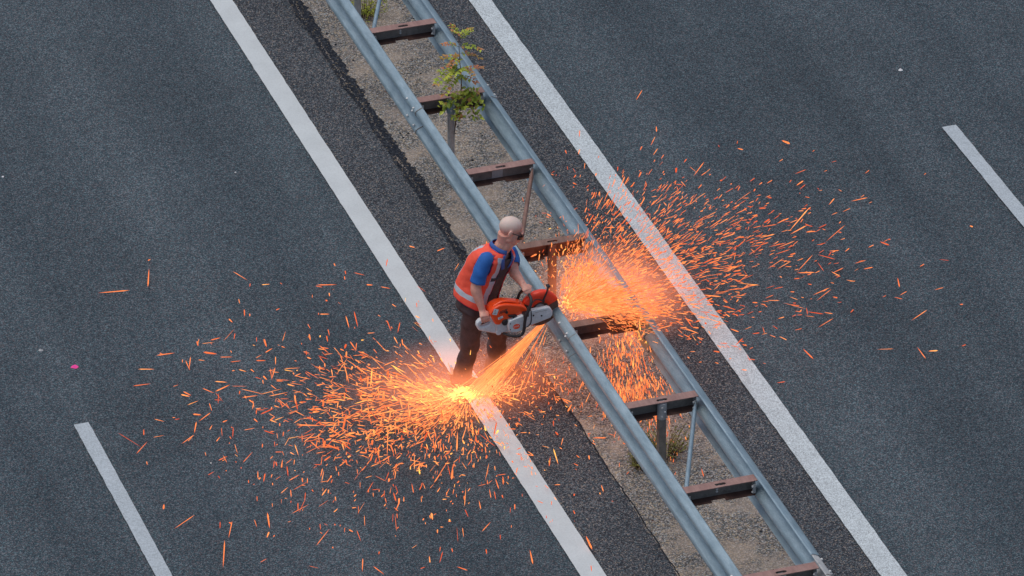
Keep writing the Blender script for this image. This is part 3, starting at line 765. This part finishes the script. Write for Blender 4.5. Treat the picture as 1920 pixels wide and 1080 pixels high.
# sunglasses
gl = None
bm = bmesh.new()
tube(bm, [hp(-.062, .080, .006), hp(-.035, .104, .004), hp(0, .112, .004), hp(.035, .104, .004), hp(.062, .080, .006)], [.0026, .003, .003, .003, .0026], 6)
for s in (-1, 1):
    tube(bm, [hp(s*.062, .080, .006), hp(s*.078, .050, .008), hp(s*.084, .0, .012), hp(s*.080, -.03, .0)], [.003, .0028, .0026, .0024], 6)
gl = from_bm('sunglasses', bm, M['black'], man)
for s in (-1, 1):
    bm = bmesh.new()
    g = grid(bm, lambda u, v: hp(s*(.010+.056*u), .112-.045*u*u-.006*u, .006-.040*v), [i/5 for i in range(6)], [0, .5, 1], False)
    o = from_bm('lens', bm, M['black'], gl, smooth=True); q = o.modifiers.new('s', 'SOLIDIFY'); q.thickness = .002

# shirt
bm = bmesh.new(); vs = [.30+.70*i/24 for i in range(25)]
usf = [2*pi*i/48 for i in range(48)]
def vneck(u, v, c):
    cu = (u+pi) % (2*pi) - pi
    return v > .84 and abs(cu+.12) < .75*(v-.80)/.2
def cloth(p, amp, f=9, sd=0):
    return p + V((mnoise.noise(p*f+V((sd, 0, 0))), mnoise.noise(p*f+V((0, sd+5, 0))), mnoise.noise(p*f+V((0, 0, sd+9)))))*amp
grid(bm, lambda u, v: cloth(tors(v, u, .004+.004*(v < .95)), .004), usf, vs, True, skip=vneck)
def sleeve(sh, el, out, rr, frac):
    e = sh.lerp(el, frac)
    pts = smooth_path([sh-out*.06+V((0, 0, .0)), sh+V((0, 0, -.005)), sh.lerp(el, frac*.55)+out*.006, e], 5)
    rad = [rr*(1.0+.02*i/len(pts)) for i in range(len(pts))]
    n = 26; fr = frame_along(pts)
    rings = [[bm.verts.new(cloth(p+fr[i][0]*rad[i]*cos(2*pi*k/n)+fr[i][1]*rad[i]*sin(2*pi*k/n), .008, 14)) for k in range(n)] for i, p in enumerate(pts)]
    for a, b in zip(rings, rings[1:]):
        for k in range(n): bm.faces.new((a[k], a[(k+1) % n], b[(k+1) % n], b[k])).smooth = True
sleeve(RSH, REL, RT, .058, .86); sleeve(LSH, LEL, -RT, .056, .62)
shirt = from_bm('polo_shirt', bm, M['polo'], man, smooth=True); q = shirt.modifiers.new('s', 'SOLIDIFY'); q.thickness = .003; q.offset = 1
bm = bmesh.new()   # turned-down collar
grid(bm, lambda u, v: tors(1.0+.0*v, u, .008+.014*v, .0)+UPV*(.026-.036*v) + FW*(.012*cos(u)), [.34+(2*pi-.68)*i/40 for i in range(41)], [0, .25, .5, 1], False)
o = from_bm('collar', bm, M['polo_light'], shirt, smooth=True); q = o.modifiers.new('s', 'SOLIDIFY'); q.thickness = .004
bm = bmesh.new()   # placket and collar points
for s in (-1, 1):
    grid(bm, lambda u, v: tors(.985-.22*v, s*(.28-.22*v+u*(.26-.10*v)), .024), [i/4 for i in range(5)], [i/6 for i in range(7)], False)
o = from_bm('placket', bm, M['polo_light'], shirt, smooth=True); q = o.modifiers.new('s', 'SOLIDIFY'); q.thickness = .004

# overalls: seat and legs, bib, straps
bm = bmesh.new()
g = grid(bm, lambda u, v: cloth(tors(v, u, .016), .006, 10, 3), usf, [-.06+.50*i/12 for i in range(13)])
bm.faces.new(g[0][::-1])
for s in 'rl':
    h, k, a = LEG[s]
    pts = smooth_path([h+V((0, 0, .06)), h-V((0, 0, .04)), h.lerp(k, .6), k, k.lerp(a, .5), a-V((0, 0, .01)), a-V((0, 0, .045))], 4)
    n = 28; fr = frame_along(pts); L = len(pts)-1
    rings = []
    for i, p in enumerate(pts):
        t = i/L; r = .103-.026*min(1, t*1.7)+.004*sin(t*40)*(t > .5)
        if t > .8: r += .004
        rings.append([bm.verts.new(cloth(p+fr[i][0]*r*cos(2*pi*k_/n)+fr[i][1]*r*sin(2*pi*k_/n), .014, 11, 7)) for k_ in range(n)])
    for A, B in zip(rings, rings[1:]):
        for k_ in range(n): bm.faces.new((A[k_], A[(k_+1) % n], B[(k_+1) % n], B[k_])).smooth = True
ov = from_bm('overalls', bm, M['overall'], man, smooth=True)
bm = bmesh.new()
grid(bm, lambda u, v: cloth(tors(.40+.50*v, (-.95+.25*v)+(u+1)/2*(1.65-.75*v), .020), .005, 12, 1), [-1+i/7 for i in range(15)], [i/10 for i in range(11)], False)
o = from_bm('bib', bm, M['overall'], ov, smooth=True); q = o.modifiers.new('s', 'SOLIDIFY'); q.thickness = .004; q.offset = 1
bm = bmesh.new()
grid(bm, lambda u, v: tors(.48+.15*v, .15+u*.45, .028), [i/4 for i in range(5)], [i/4 for i in range(5)], False)
o = from_bm('chest_pocket', bm, M['overall'], ov, smooth=True); q = o.modifiers.new('s', 'SOLIDIFY'); q.thickness = .006; q.offset = 1
for s in (-1, 1):
    bm = bmesh.new()
    grid(bm, lambda u, v: tors(.74+.22*v, s*(.60+.5*v)+(u-.5)*.30*s, .014), [0, .5, 1], [i/8 for i in range(9)], False)
    o = from_bm('strap', bm, M['overall'], ov, smooth=True); q = o.modifiers.new('s', 'SOLIDIFY'); q.thickness = .004; q.offset = 1
# boots
for s in 'rl':
    h, k, a = LEG[s]; ft = V((.75, -.62, 0)).normalized() if s == 'r' else V((.85, -.5, 0)).normalized()
    bm = bmesh.new()
    c = V((a.x, a.y, 0)); sd = ft.cross(V((0, 0, 1)))
    pr = [(-.095, .030, .085), (-.085, .038, .115), (-.03, .043, .12), (.03, .044, .10), (.09, .047, .070), (.15, .048, .060), (.185, .040, .050), (.205, .022, .034)]
    rings = []
    for t, hw, hh in pr:
        rings.append([bm.verts.new(c+ft*t+sd*hw*x+V((0, 0, .018+hh*z))) for x, z in ((-1, 0), (-1, .5), (-.7, .9), (0, 1), (.7, .9), (1, .5), (1, 0))])
    for A, B in zip(rings, rings[1:]):
        for j in range(6): bm.faces.new((A[j], A[j+1], B[j+1], B[j])).smooth = True
        bm.faces.new((A[0], B[0], B[6], A[6]))
    bm.faces.new(rings[0]); bm.faces.new(rings[-1][::-1])
    tube(bm, [c+V((0, 0, .08))-ft*.03, a+V((0, 0, .03))-ft*.02], [.05, .046], 14)
    b = from_bm('boot', bm, M['boot'], man)
    bm = bmesh.new()
    plate(bm, [(-.10, -.03), (-.08, -.043), (.0, -.045), (.14, -.052), (.19, -.042), (.212, -.02), (.212, .02), (.19, .042), (.14, .052), (0, .045), (-.08, .043), (-.10, .03)], [], lambda x, y, w_: c+ft*x+sd*y+V((0, 0, w_+.0165)), .022)
    from_bm('sole', bm, M['rubber'], b)
h, k, a = LEG['r']   # the pale tab above the right boot
bm = bmesh.new(); box(bm, (a.x-.105, a.y-.03, .14), (a.x-.085, a.y+.01, .21)); from_bm('reflective_tab', bm, M['reflect'], ov, bevel=.003)

# safety vest
bm = bmesh.new()
NV, NU = 60, 120
va = [.09+.895*i/NV for i in range(NV+1)]; ua = [2*pi*i/NU for i in range(NU)]
def vpt(u, v):
    cu = (u+pi) % (2*pi)-pi
    back = max(0, -cos(u))
    g_ = .022 + .020*max(0, .35-v) + .03*max(0, .42-v)*back + .02*max(0, .4-v)*max(0, sin(u))
    if v > .9: g_ = .020
    p = tors(v, u, g_)
    p = cloth(p, .010, 7, 2); p = cloth(p, .005, 22, 4)
    
    return p
def vskip(u, v, c):
    cu = (u+pi) % (2*pi)-pi
    gap = (.34 if cu > 0 else .50) - .08*v
    if abs(cu) < gap: 
        if v < .955 or abs(cu) < .5: return True
    for sh, el, rr in ((RSH, REL, .094), (LSH, LEL, .090)):
        ax = (el-sh).normalized(); sgn = RT if sh is RSH else -RT
        rel = c-(sh+sgn*.02-V((0, 0, .055)))
        # arm hole: vertical oval seen along the shoulder line
        x = rel.dot(FW); z = rel.dot(UPV)
        if rel.dot(sgn) > -.055 and (x/.066)**2+(z/.112)**2 < 1: return True
    return False
def vmat(u, v, c):
    rel = c-PEL; lat = abs(rel.dot(RT)-0)
    if .074 < lat < .128 and v > .20 and v < .94: return 1
    if .17 < v < .25: return 1
    return 0
grid(bm, vpt, ua, va, True, vmat, vskip)
loose = [v for v in bm.verts if not v.link_faces]; bmesh.ops.delete(bm, geom=loose, context='VERTS')
vest = from_bm('safety_vest', bm, [M['hivis'], M['reflect']], man, smooth=True)
q = vest.modifiers.new('s', 'SOLIDIFY'); q.thickness = .003; q.offset = 1
# red binding round every open edge
tmp = bmesh.new(); tmp.from_mesh(vest.data)
open_e = {e for e in tmp.edges if len(e.link_faces) == 1}
while open_e:
    stack = [open_e.pop()]; loop = list(stack)
    while stack:
        e = stack.pop()
        for v_ in e.verts:
            for e2 in v_.link_edges:
                if e2 in open_e: open_e.discard(e2); stack.append(e2); loop.append(e2)
    bb = bmesh.new()
    for e in loop: tube(bb, [e.verts[0].co, e.verts[1].co], .0042, 5)
    if len(loop) > 12: from_bm('binding', bb, M['bind'], vest, smooth=True)
tmp.free()

# ---------------------------------------------------------------- sparks
def prisms(P0, P1, rad, heat):
    """many thin tapered streaks -> mesh arrays (n spindles of 8 triangles)"""
    P0 = np.asarray(P0); P1 = np.asarray(P1); n = len(P0)
    d = P1-P0; L = np.linalg.norm(d, axis=1, keepdims=True); d = d/np.maximum(L, 1e-6)
    ref = np.where(np.abs(d[:, 2:3]) < .9, [[0, 0, 1.]], [[1., 0, 0]]); s = np.cross(d, ref); s /= np.linalg.norm(s, axis=1, keepdims=True); u = np.cross(s, d)
    r = np.asarray(rad)[:, None]
    ring = []
    for k in range(4):
        a = pi/2*k; ring.append(s*cos(a)*r + u*sin(a)*r)
    q0 = P0 + d*L*.25; q1 = P0 + d*L*.80
    vs = np.stack([P0] + [q0+x*.75 for x in ring] + [q1+x for x in ring] + [P1], 1).reshape(-1, 3)
    fs = []
    for k in range(4): fs.append((0, 1+k, 1+(k+1) % 4, 1+(k+1) % 4)) 
    tri = []
    base = []
    for k in range(4):
        k2 = (k+1) % 4
        base.append((0, 1+k2, 1+k)); base.append((9, 5+k, 5+k2))
    quads = [(1+k, 1+(k+1) % 4, 5+(k+1) % 4, 5+k) for k in range(4)]
    me = bpy.data.meshes.new('sparks')
    off = (np.arange(n)*10)[:, None]
    t = (np.array(base).reshape(1, -1)+off).reshape(-1, 3); qd = (np.array(quads).reshape(1, -1)+off).reshape(-1, 4)
    me.vertices.add(len(vs)); me.vertices.foreach_set('co', vs.astype(np.float32).ravel())
    me.loops.add(t.size+qd.size); me.loops.foreach_set('vertex_index', np.concatenate([t.ravel(), qd.ravel()]).astype(np.int32))
    me.polygons.add(len(t)+len(qd))
    ls = np.concatenate([np.arange(len(t))*3, t.size+np.arange(len(qd))*4]).astype(np.int32)
    me.polygons.foreach_set('loop_start', ls)
    me.update(calc_edges=True); me.validate()
    at = me.attributes.new('incandescence', 'FLOAT', 'POINT')
    hv = np.asarray(heat)[:, None]*np.array([.55, .85, .85, .85, .85, 1, 1, 1, 1, .9])[None, :]
    at.data.foreach_set('value', hv.ravel().astype(np.float32))
    return me
def unit(a): return a/np.linalg.norm(a, axis=1, keepdims=True)
CUT = np.array([-.335, .80, .745]); HIT = np.array([-1.02, .93, .01])
P0, P1, RD, HT_ = [], [], [], []
def add(p, q, r, h): P0.append(p); P1.append(q); RD.append(r); HT_.append(h)
HOT = []
# 1. the jet from the cut down to the road
n = 1500
t = rng.random(n)**.8
spread = rng.normal(0, 1, (n, 3))*np.array([.046, .034, .0])
end = HIT + spread + np.array([.10, -.01, 0])*rng.random((n, 1))
fan = rng.random(n) < .055          # a looser fan on the barrier side
end[fan] = HIT + np.stack([rng.uniform(.0, .52, fan.sum())**1.2, rng.uniform(-.26, .05, fan.sum()), np.zeros(fan.sum())], 1)
ln = rng.uniform(.05, .22, n)
for i in range(n):
    v = end[i]-CUT; L = np.linalg.norm(v); v = v/L
    a = CUT + v*t[i]*(L-.02); b = a+v*min(ln[i]*(1.8 if fan[i] else 1.3), L*(1-t[i]))
    add(a, b, rng.uniform(.0007, .0018), .30+.55*rng.random())
NJET = len(P0)
# 2. ricochet over the left carriageway
def burst(n, src, ang0, angs, rmean, rmax, zf, dens, lenr, rr, ydirs=1.0, rand=.35, fall=.0, hmul=1.0, rmin=.03):
    for i in range(n):
        a = ang0 + rng.normal()*angs; r = rmin + rng.gamma(dens, rmean/dens)
        if r > rmax: r = rmax*rng.random()**.4
        z = abs(rng.normal())*zf*(.25+min(1, r/1.0)) + .012
        p = np.array([src[0]+r*cos(a), src[1]+r*sin(a)*ydirs, z if src[2] < .3 else max(.02, src[2]*(1-min(1, r/1.6)**1.5)+z*.6)])
        v = np.array([cos(a), sin(a)*ydirs, rng.normal()*.35+.15]) + rng.normal(0, 1, 3)*rand*(.4+r*.5)
        if rng.random() < fall*min(1, r): v = np.array([rng.normal()*.15, rng.normal()*.15, 1.])
        v /= np.linalg.norm(v); L = rng.uniform(*lenr)*(1+1.3*rng.random() if rng.random() < .16 else 1)
        q = p+v*L; q[2] = max(q[2], .012)
        add(p, q, rng.uniform(*rr), hmul*np.clip((.62-.08*r+rng.normal()*.18), .10, .95))
burst(1900, HIT, R(194), .68, .66, 1.5, .05, 1.4, (.03, .10), (.0014, .0028), rand=.28)
burst(1200, HIT, R(199), .78, 1.10, 2.4, .12, 2.2, (.025, .075), (.0019, .0036), rand=.45, fall=.25)
burst(400, HIT, R(220), .45, 1.60, 3.0, .10, 3.0, (.025, .08), (.0019, .0034), rand=.4, fall=.55)
burst(420, HIT+np.array([.1, 0, 0]), R(-20), .95, .32, 1.0, .06, 1.6, (.02, .055), (.0016, .0030), rand=.6, fall=.4)
# 3. far side: thrown forward through the gap, over the right rail and down the right carriageway
SRC = np.array([-.26, .86, .74])
def jet(n, tgt, sp, t0, t1, lenr, rr, h0, h1, pw=1.0, rand=.05, src=SRC):
    for i in range(n):
        e = tgt + rng.normal(0, 1, 3)*sp; e[2] = max(e[2], .02)
        v = e-src; L = np.linalg.norm(v); v = v/L; t = t0+(t1-t0)*rng.random()**pw
        a = src+v*L*t; a[2] -= .10*t*(1-t)*-1
        d = v+rng.normal(0, 1, 3)*rand; d /= np.linalg.norm(d)
        b = a+d*rng.uniform(*lenr); b[2] = max(b[2], .012); a[2] = max(a[2], .012)
        add(a, b, rng.uniform(*rr), np.clip(rng.uniform(h0, h1)-.12*t, .08, .98))
A = np.array
jet(2300, A([.36, 1.45, .70]), A([.10, .42, .12]), .04, 1.0, (.02, .08), (.0012, .0024), .35, .82, .7, .20)
jet(1100, A([.36, 1.00, .66]), A([.06, .25, .08]), .04, 1.0, (.02, .08), (.0012, .0024), .35, .85, .8, .20)
jet(1050, A([1.30, 2.50, .45]), A([.35, .50, .18]), .30, 1.0, (.05, .13), (.0013, .0026), .35, .8, .8, .05)
jet(800, A([1.85, 2.55, .15]), A([.50, .55, .12]), .45, 1.1, (.04, .11), (.0017, .0030), .25, .75, 1., .12)
jet(420, A([1.35, 1.25, .15]), A([.30, .40, .10]), .5, 1.1, (.03, .08), (.0018, .0032), .25, .8, 1., .35)
jet(330, A([2.25, 2.35, .10]), A([.55, .75, .06]), .6, 1.15, (.03, .08), (.0018, .0034), .2, .75, 1., .3)
jet(230, A([1.1, 3.2, .25]), A([.40, .45, .10]), .4, 1.0, (.03, .07), (.0016, .0030), .2, .7, 1., .35)
jet(260, A([.30, .56, .74]), A([.10, .05, .05]), .45, 1.0, (.02, .06), (.0016, .0028), .45, .95, 1., .3)
jet(350, A([.62, 1.55, .72]), A([.12, .42, .08]), .55, 1.0, (.03, .09), (.0013, .0024), .4, .9, 1., .08)
jet(1300, A([.32, .66, .86]), A([.16, .11, .05]), .25, 1.0, (.03, .08), (.0012, .0024), .35, .85, 1., .10)
for i in range(240):   # long stray streaks
    L_ = i % 2 == 0; a = rng.normal()*.9+(pi if L_ else .5); r = rng.uniform(.6, 2.9)
    p = (HIT if L_ else A([.45, 1.5, .05]))+A([r*cos(a), r*sin(a)*.8, rng.uniform(.01, .25)])
    d = A([cos(a), sin(a), 0])+rng.normal(0, 1, 3)*.45; d /= np.linalg.norm(d); q = p+d*rng.uniform(.07, .16); q[2] = max(q[2], .02)
    add(p, q, rng.uniform(.0016, .0028), np.clip(rng.normal(.5, .15), .1, .9))
jet(750, A([.30, .30, .87]), A([.15, .10, .06]), .50, 1.0, (.03, .08), (.0013, .0024), .35, .85, 1., .15)
for g_ in ((-3.467,3.477,-3.208,3.4),(-2.944,3.731,-3.049,3.401),(-2.889,3.873,-2.924,3.83),(-3.48,.936,-3.351,1.005),(-3.335,1.06,-3.276,1.198),(-3.25,1.223,-3.124,1.295),
           (-3.903,-.276,-3.691,-.157),(2.034,6.407,2.016,6.257),(1.966,5.167,2.074,5.299),(3.112,2.872,3.262,2.852),(2.629,.442,2.619,.193),(2.741,.422,2.725,.184),(2.929,4.07,2.966,3.959),
           (-2.673,-1.354,-2.617,-1.194),(-3.694,-.948,-3.572,-.588),(-1.32,-1.474,-1.377,-1.716),(-.833,-1.426,-.864,-1.663),(-3.091,2.038,-3.029,2.198),(1.977,4.671,1.932,4.536),(1.978,3.724,2.142,3.9)):
    add(A([g_[0], g_[1], .03]), A([g_[2], g_[3], .05]), .0032, .5)
# 4. rebound off the beam and the inside of the right rail, falling into the bay
for i in range(1500):
    x = np.clip(rng.normal(.16, .15), -.22, .42); y = .55-abs(rng.normal())*.42; z = rng.uniform(.03, .68)*(1 if y > .2 else .7)
    p = A([x, y, z]); d = A([(x-.20)*1.2+rng.normal()*.15, -.35+rng.normal()*.25, -1.]); d /= np.linalg.norm(d)
    add(p, p+d*rng.uniform(.02, .065), rng.uniform(.0014, .0028), np.clip(rng.normal(.48, .18), .1, .95))
for i in range(700):
    p = A([rng.normal(.30, .07), rng.normal(.62, .13), rng.uniform(.55, .80)]); d = rng.normal(0, 1, 3)+A([-.2, -.9, -.4]); d /= np.linalg.norm(d)
    add(p, p+d*rng.uniform(.02, .07), rng.uniform(.0014, .0026), np.clip(rng.normal(.6, .18), .1, 1))
for i in range(90):
    p = A([rng.uniform(-.6, -.2), rng.uniform(.35, .9), rng.uniform(.02, .35)]); d = A([rng.normal()*.3, rng.normal()*.3, -1.]); d /= np.linalg.norm(d)
    add(p, p+d*rng.uniform(.015, .05), rng.uniform(.0018, .003), np.clip(rng.normal(.4, .15), .1, .8))
# around the worker and in front of the post
for i in range(110):
    p = A([rng.normal(-.75, .35), rng.normal(.80, .28), rng.uniform(.05, .7)]); d = rng.normal(0, 1, 3)*.5+A([0, 0, -1.]); d /= np.linalg.norm(d)
    add(p, p+d*rng.uniform(.012, .035), rng.uniform(.0018, .0032), np.clip(rng.normal(.45, .2), .1, .95))
for i in range(420):
    p = A([rng.normal(.02, .12), rng.normal(1.45, .22), rng.uniform(.25, .85)]); d = rng.normal(0, 1, 3)*.4+A([.35, .6, .4]); d /= np.linalg.norm(d)
    add(p, p+d*rng.uniform(.015, .05), rng.uniform(.0014, .0028), np.clip(rng.normal(.55, .2), .1, .95))
P0 = np.array(P0); P1 = np.array(P1); RD = np.array(RD); HT_ = np.array(HT_)
u_ = rng.random(len(P0)); rt = P0[:, 0] > -.31
keep = ~(rt & (u_ < .16)) & ~((P0[:, 0] > .20) & (P0[:, 0] < .60) & (P0[:, 2] > .45) & (P0[:, 1] > .6) & (u_ < .55))
clump = np.array([mnoise.noise(V((p[0]*5.5, p[1]*5.5, p[2]*3))) for p in P0]); u2 = rng.random(len(P0))
jetr = np.array([k < NJET for k in range(len(P0))])
keep &= jetr | (RD == .0032) | (u2 < np.clip(.80+1.5*clump, .28, 1))
P0, P1, RD, HT_ = P0[keep], P1[keep], RD[keep], HT_[keep]

# lone sparks furthest out are things of their own (the 300 largest), the dense rest is stuff
dl = np.linalg.norm((P0-HIT)*A([1, 1, 0]), axis=1); dr = np.linalg.norm((P0-A([.4, 1.3, 0]))*A([1, 1, 0]), axis=1)
far = np.where(P0[:, 0] < -.4, dl-1.15, dr-1.25)
size = np.linalg.norm(P1-P0, axis=1)*RD
cand = np.where(far > 0)[0]; cand = cand[np.argsort(-size[cand])][:290]
sel = np.zeros(len(P0), bool); sel[cand] = True
RD2 = RD*np.where(np.abs(far+.55) < .55, 1.45, 1.3)*np.exp(rng.normal(0, .30, len(RD)))
P1 = P0+(P1-P0)*np.where(RD[:, None] == .0032, 1., np.exp(rng.normal(.05, .35, (len(P0), 1)))); P1[:, 2] = np.maximum(P1[:, 2], .012)
HT_ = np.clip(HT_+.0*(P0[:, 0] < -.31), .05, .97)
for left in (True, False):
    k = (~sel) & ((P0[:, 0] < -.31) == left)
    o = link('spark_shower', prisms(P0[k], P1[k], RD2[k], HT_[k]), None, [M['spark']])
    tag(o, 'dense shower of orange sparks bouncing across the left carriageway' if left else 'dense spray of orange sparks over the right rail and right carriageway', 'sparks', kind='stuff')
for i in cand:
    c = (P0[i]+P1[i])/2
    o = link('spark', prisms([P0[i]-c], [P1[i]-c], [RD2[i]*1.15], [HT_[i]]), None, [M['spark']]); o.location = c
    L = P0[i][0] < -.31
    tag(o, 'small orange spark flying alone over the left carriageway beyond the dense shower' if L else 'small orange spark flying alone over the right carriageway beyond the dense spray', 'spark',
        'lone sparks over the left carriageway' if L else 'lone sparks over the right carriageway')
# thin smoke haze with orange emission added to imitate bloom around the sparks
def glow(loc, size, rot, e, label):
    m = bpy.data.materials.new('smoke with added glow'); m.use_nodes = True; t = m.node_tree
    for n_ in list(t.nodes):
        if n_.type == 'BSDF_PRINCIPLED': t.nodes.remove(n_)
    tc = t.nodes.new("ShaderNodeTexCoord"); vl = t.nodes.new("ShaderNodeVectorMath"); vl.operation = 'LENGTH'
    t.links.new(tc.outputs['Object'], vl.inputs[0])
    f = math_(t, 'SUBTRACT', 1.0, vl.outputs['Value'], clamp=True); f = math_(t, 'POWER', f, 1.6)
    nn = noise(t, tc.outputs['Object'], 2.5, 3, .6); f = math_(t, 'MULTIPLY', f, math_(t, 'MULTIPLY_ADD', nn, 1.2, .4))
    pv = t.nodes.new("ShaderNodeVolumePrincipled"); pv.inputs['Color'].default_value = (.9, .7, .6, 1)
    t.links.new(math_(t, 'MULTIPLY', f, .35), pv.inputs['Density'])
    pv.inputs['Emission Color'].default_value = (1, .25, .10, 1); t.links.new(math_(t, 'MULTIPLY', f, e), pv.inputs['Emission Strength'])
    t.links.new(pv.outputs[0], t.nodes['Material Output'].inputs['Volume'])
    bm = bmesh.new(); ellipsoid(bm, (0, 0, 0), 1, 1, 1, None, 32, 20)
    o = from_bm('spark_bloom_haze', bm, m); o.location = loc; o.scale = size; o.rotation_euler = rot
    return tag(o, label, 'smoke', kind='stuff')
glow((-1.10, .92, .16), (1.15, .80, .16), (0, 0, 0), 4.2, 'thin smoke haze with added orange bloom over the road where the spark jet lands')
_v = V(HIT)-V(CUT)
glow(V(CUT).lerp(V(HIT), .56), (.085, .075, _v.length*.56), _v.to_track_quat('Z', 'Y').to_euler(), 7.0, 'narrow added orange bloom glow along the spark jet below the saw')
glow((.32, 1.12, .62), (.80, .85, .32), (0, 0, 0), 3.6, 'thin smoke haze with added orange bloom in the bay behind the saw')
# white-hot grains where the jet strikes the road, and at the cut
n = 1000
c = HIT + np.stack([rng.normal(-.03, .080, n), rng.normal(0, .035, n), np.abs(rng.normal(0, .02, n))+.012], 1)
d = unit(np.stack([-1+rng.normal(0, .3, n), rng.normal(-.05, .3, n), rng.normal(.1, .2, n)], 1))
e = c+d*rng.uniform(.01, .05, (n, 1)); e[:, 2] = np.maximum(e[:, 2], .012)
m2 = 60
c2 = A([-.25, .86, .76])+np.stack([np.abs(rng.normal(0, .07, m2)), rng.normal(.0, .05, m2), rng.normal(0, .04, m2)], 1)
e2 = c2 + unit(rng.normal(0, 1, (m2, 3))+A([1.2, .8, 0]))*rng.uniform(.01, .05, (m2, 1))
o = link('hot_grains', prisms(np.vstack([c, c2]), np.vstack([e, e2]), rng.uniform(.0018, .004, n+m2), np.concatenate([np.clip(1.10-np.linalg.norm(c-HIT, axis=1)*2.2, .65, 1), np.full(m2, .8)])), None, [M['sparkhot']])
tag(o, 'yellow hot grains piled where the spark jet strikes the white line', 'sparks', kind='stuff')
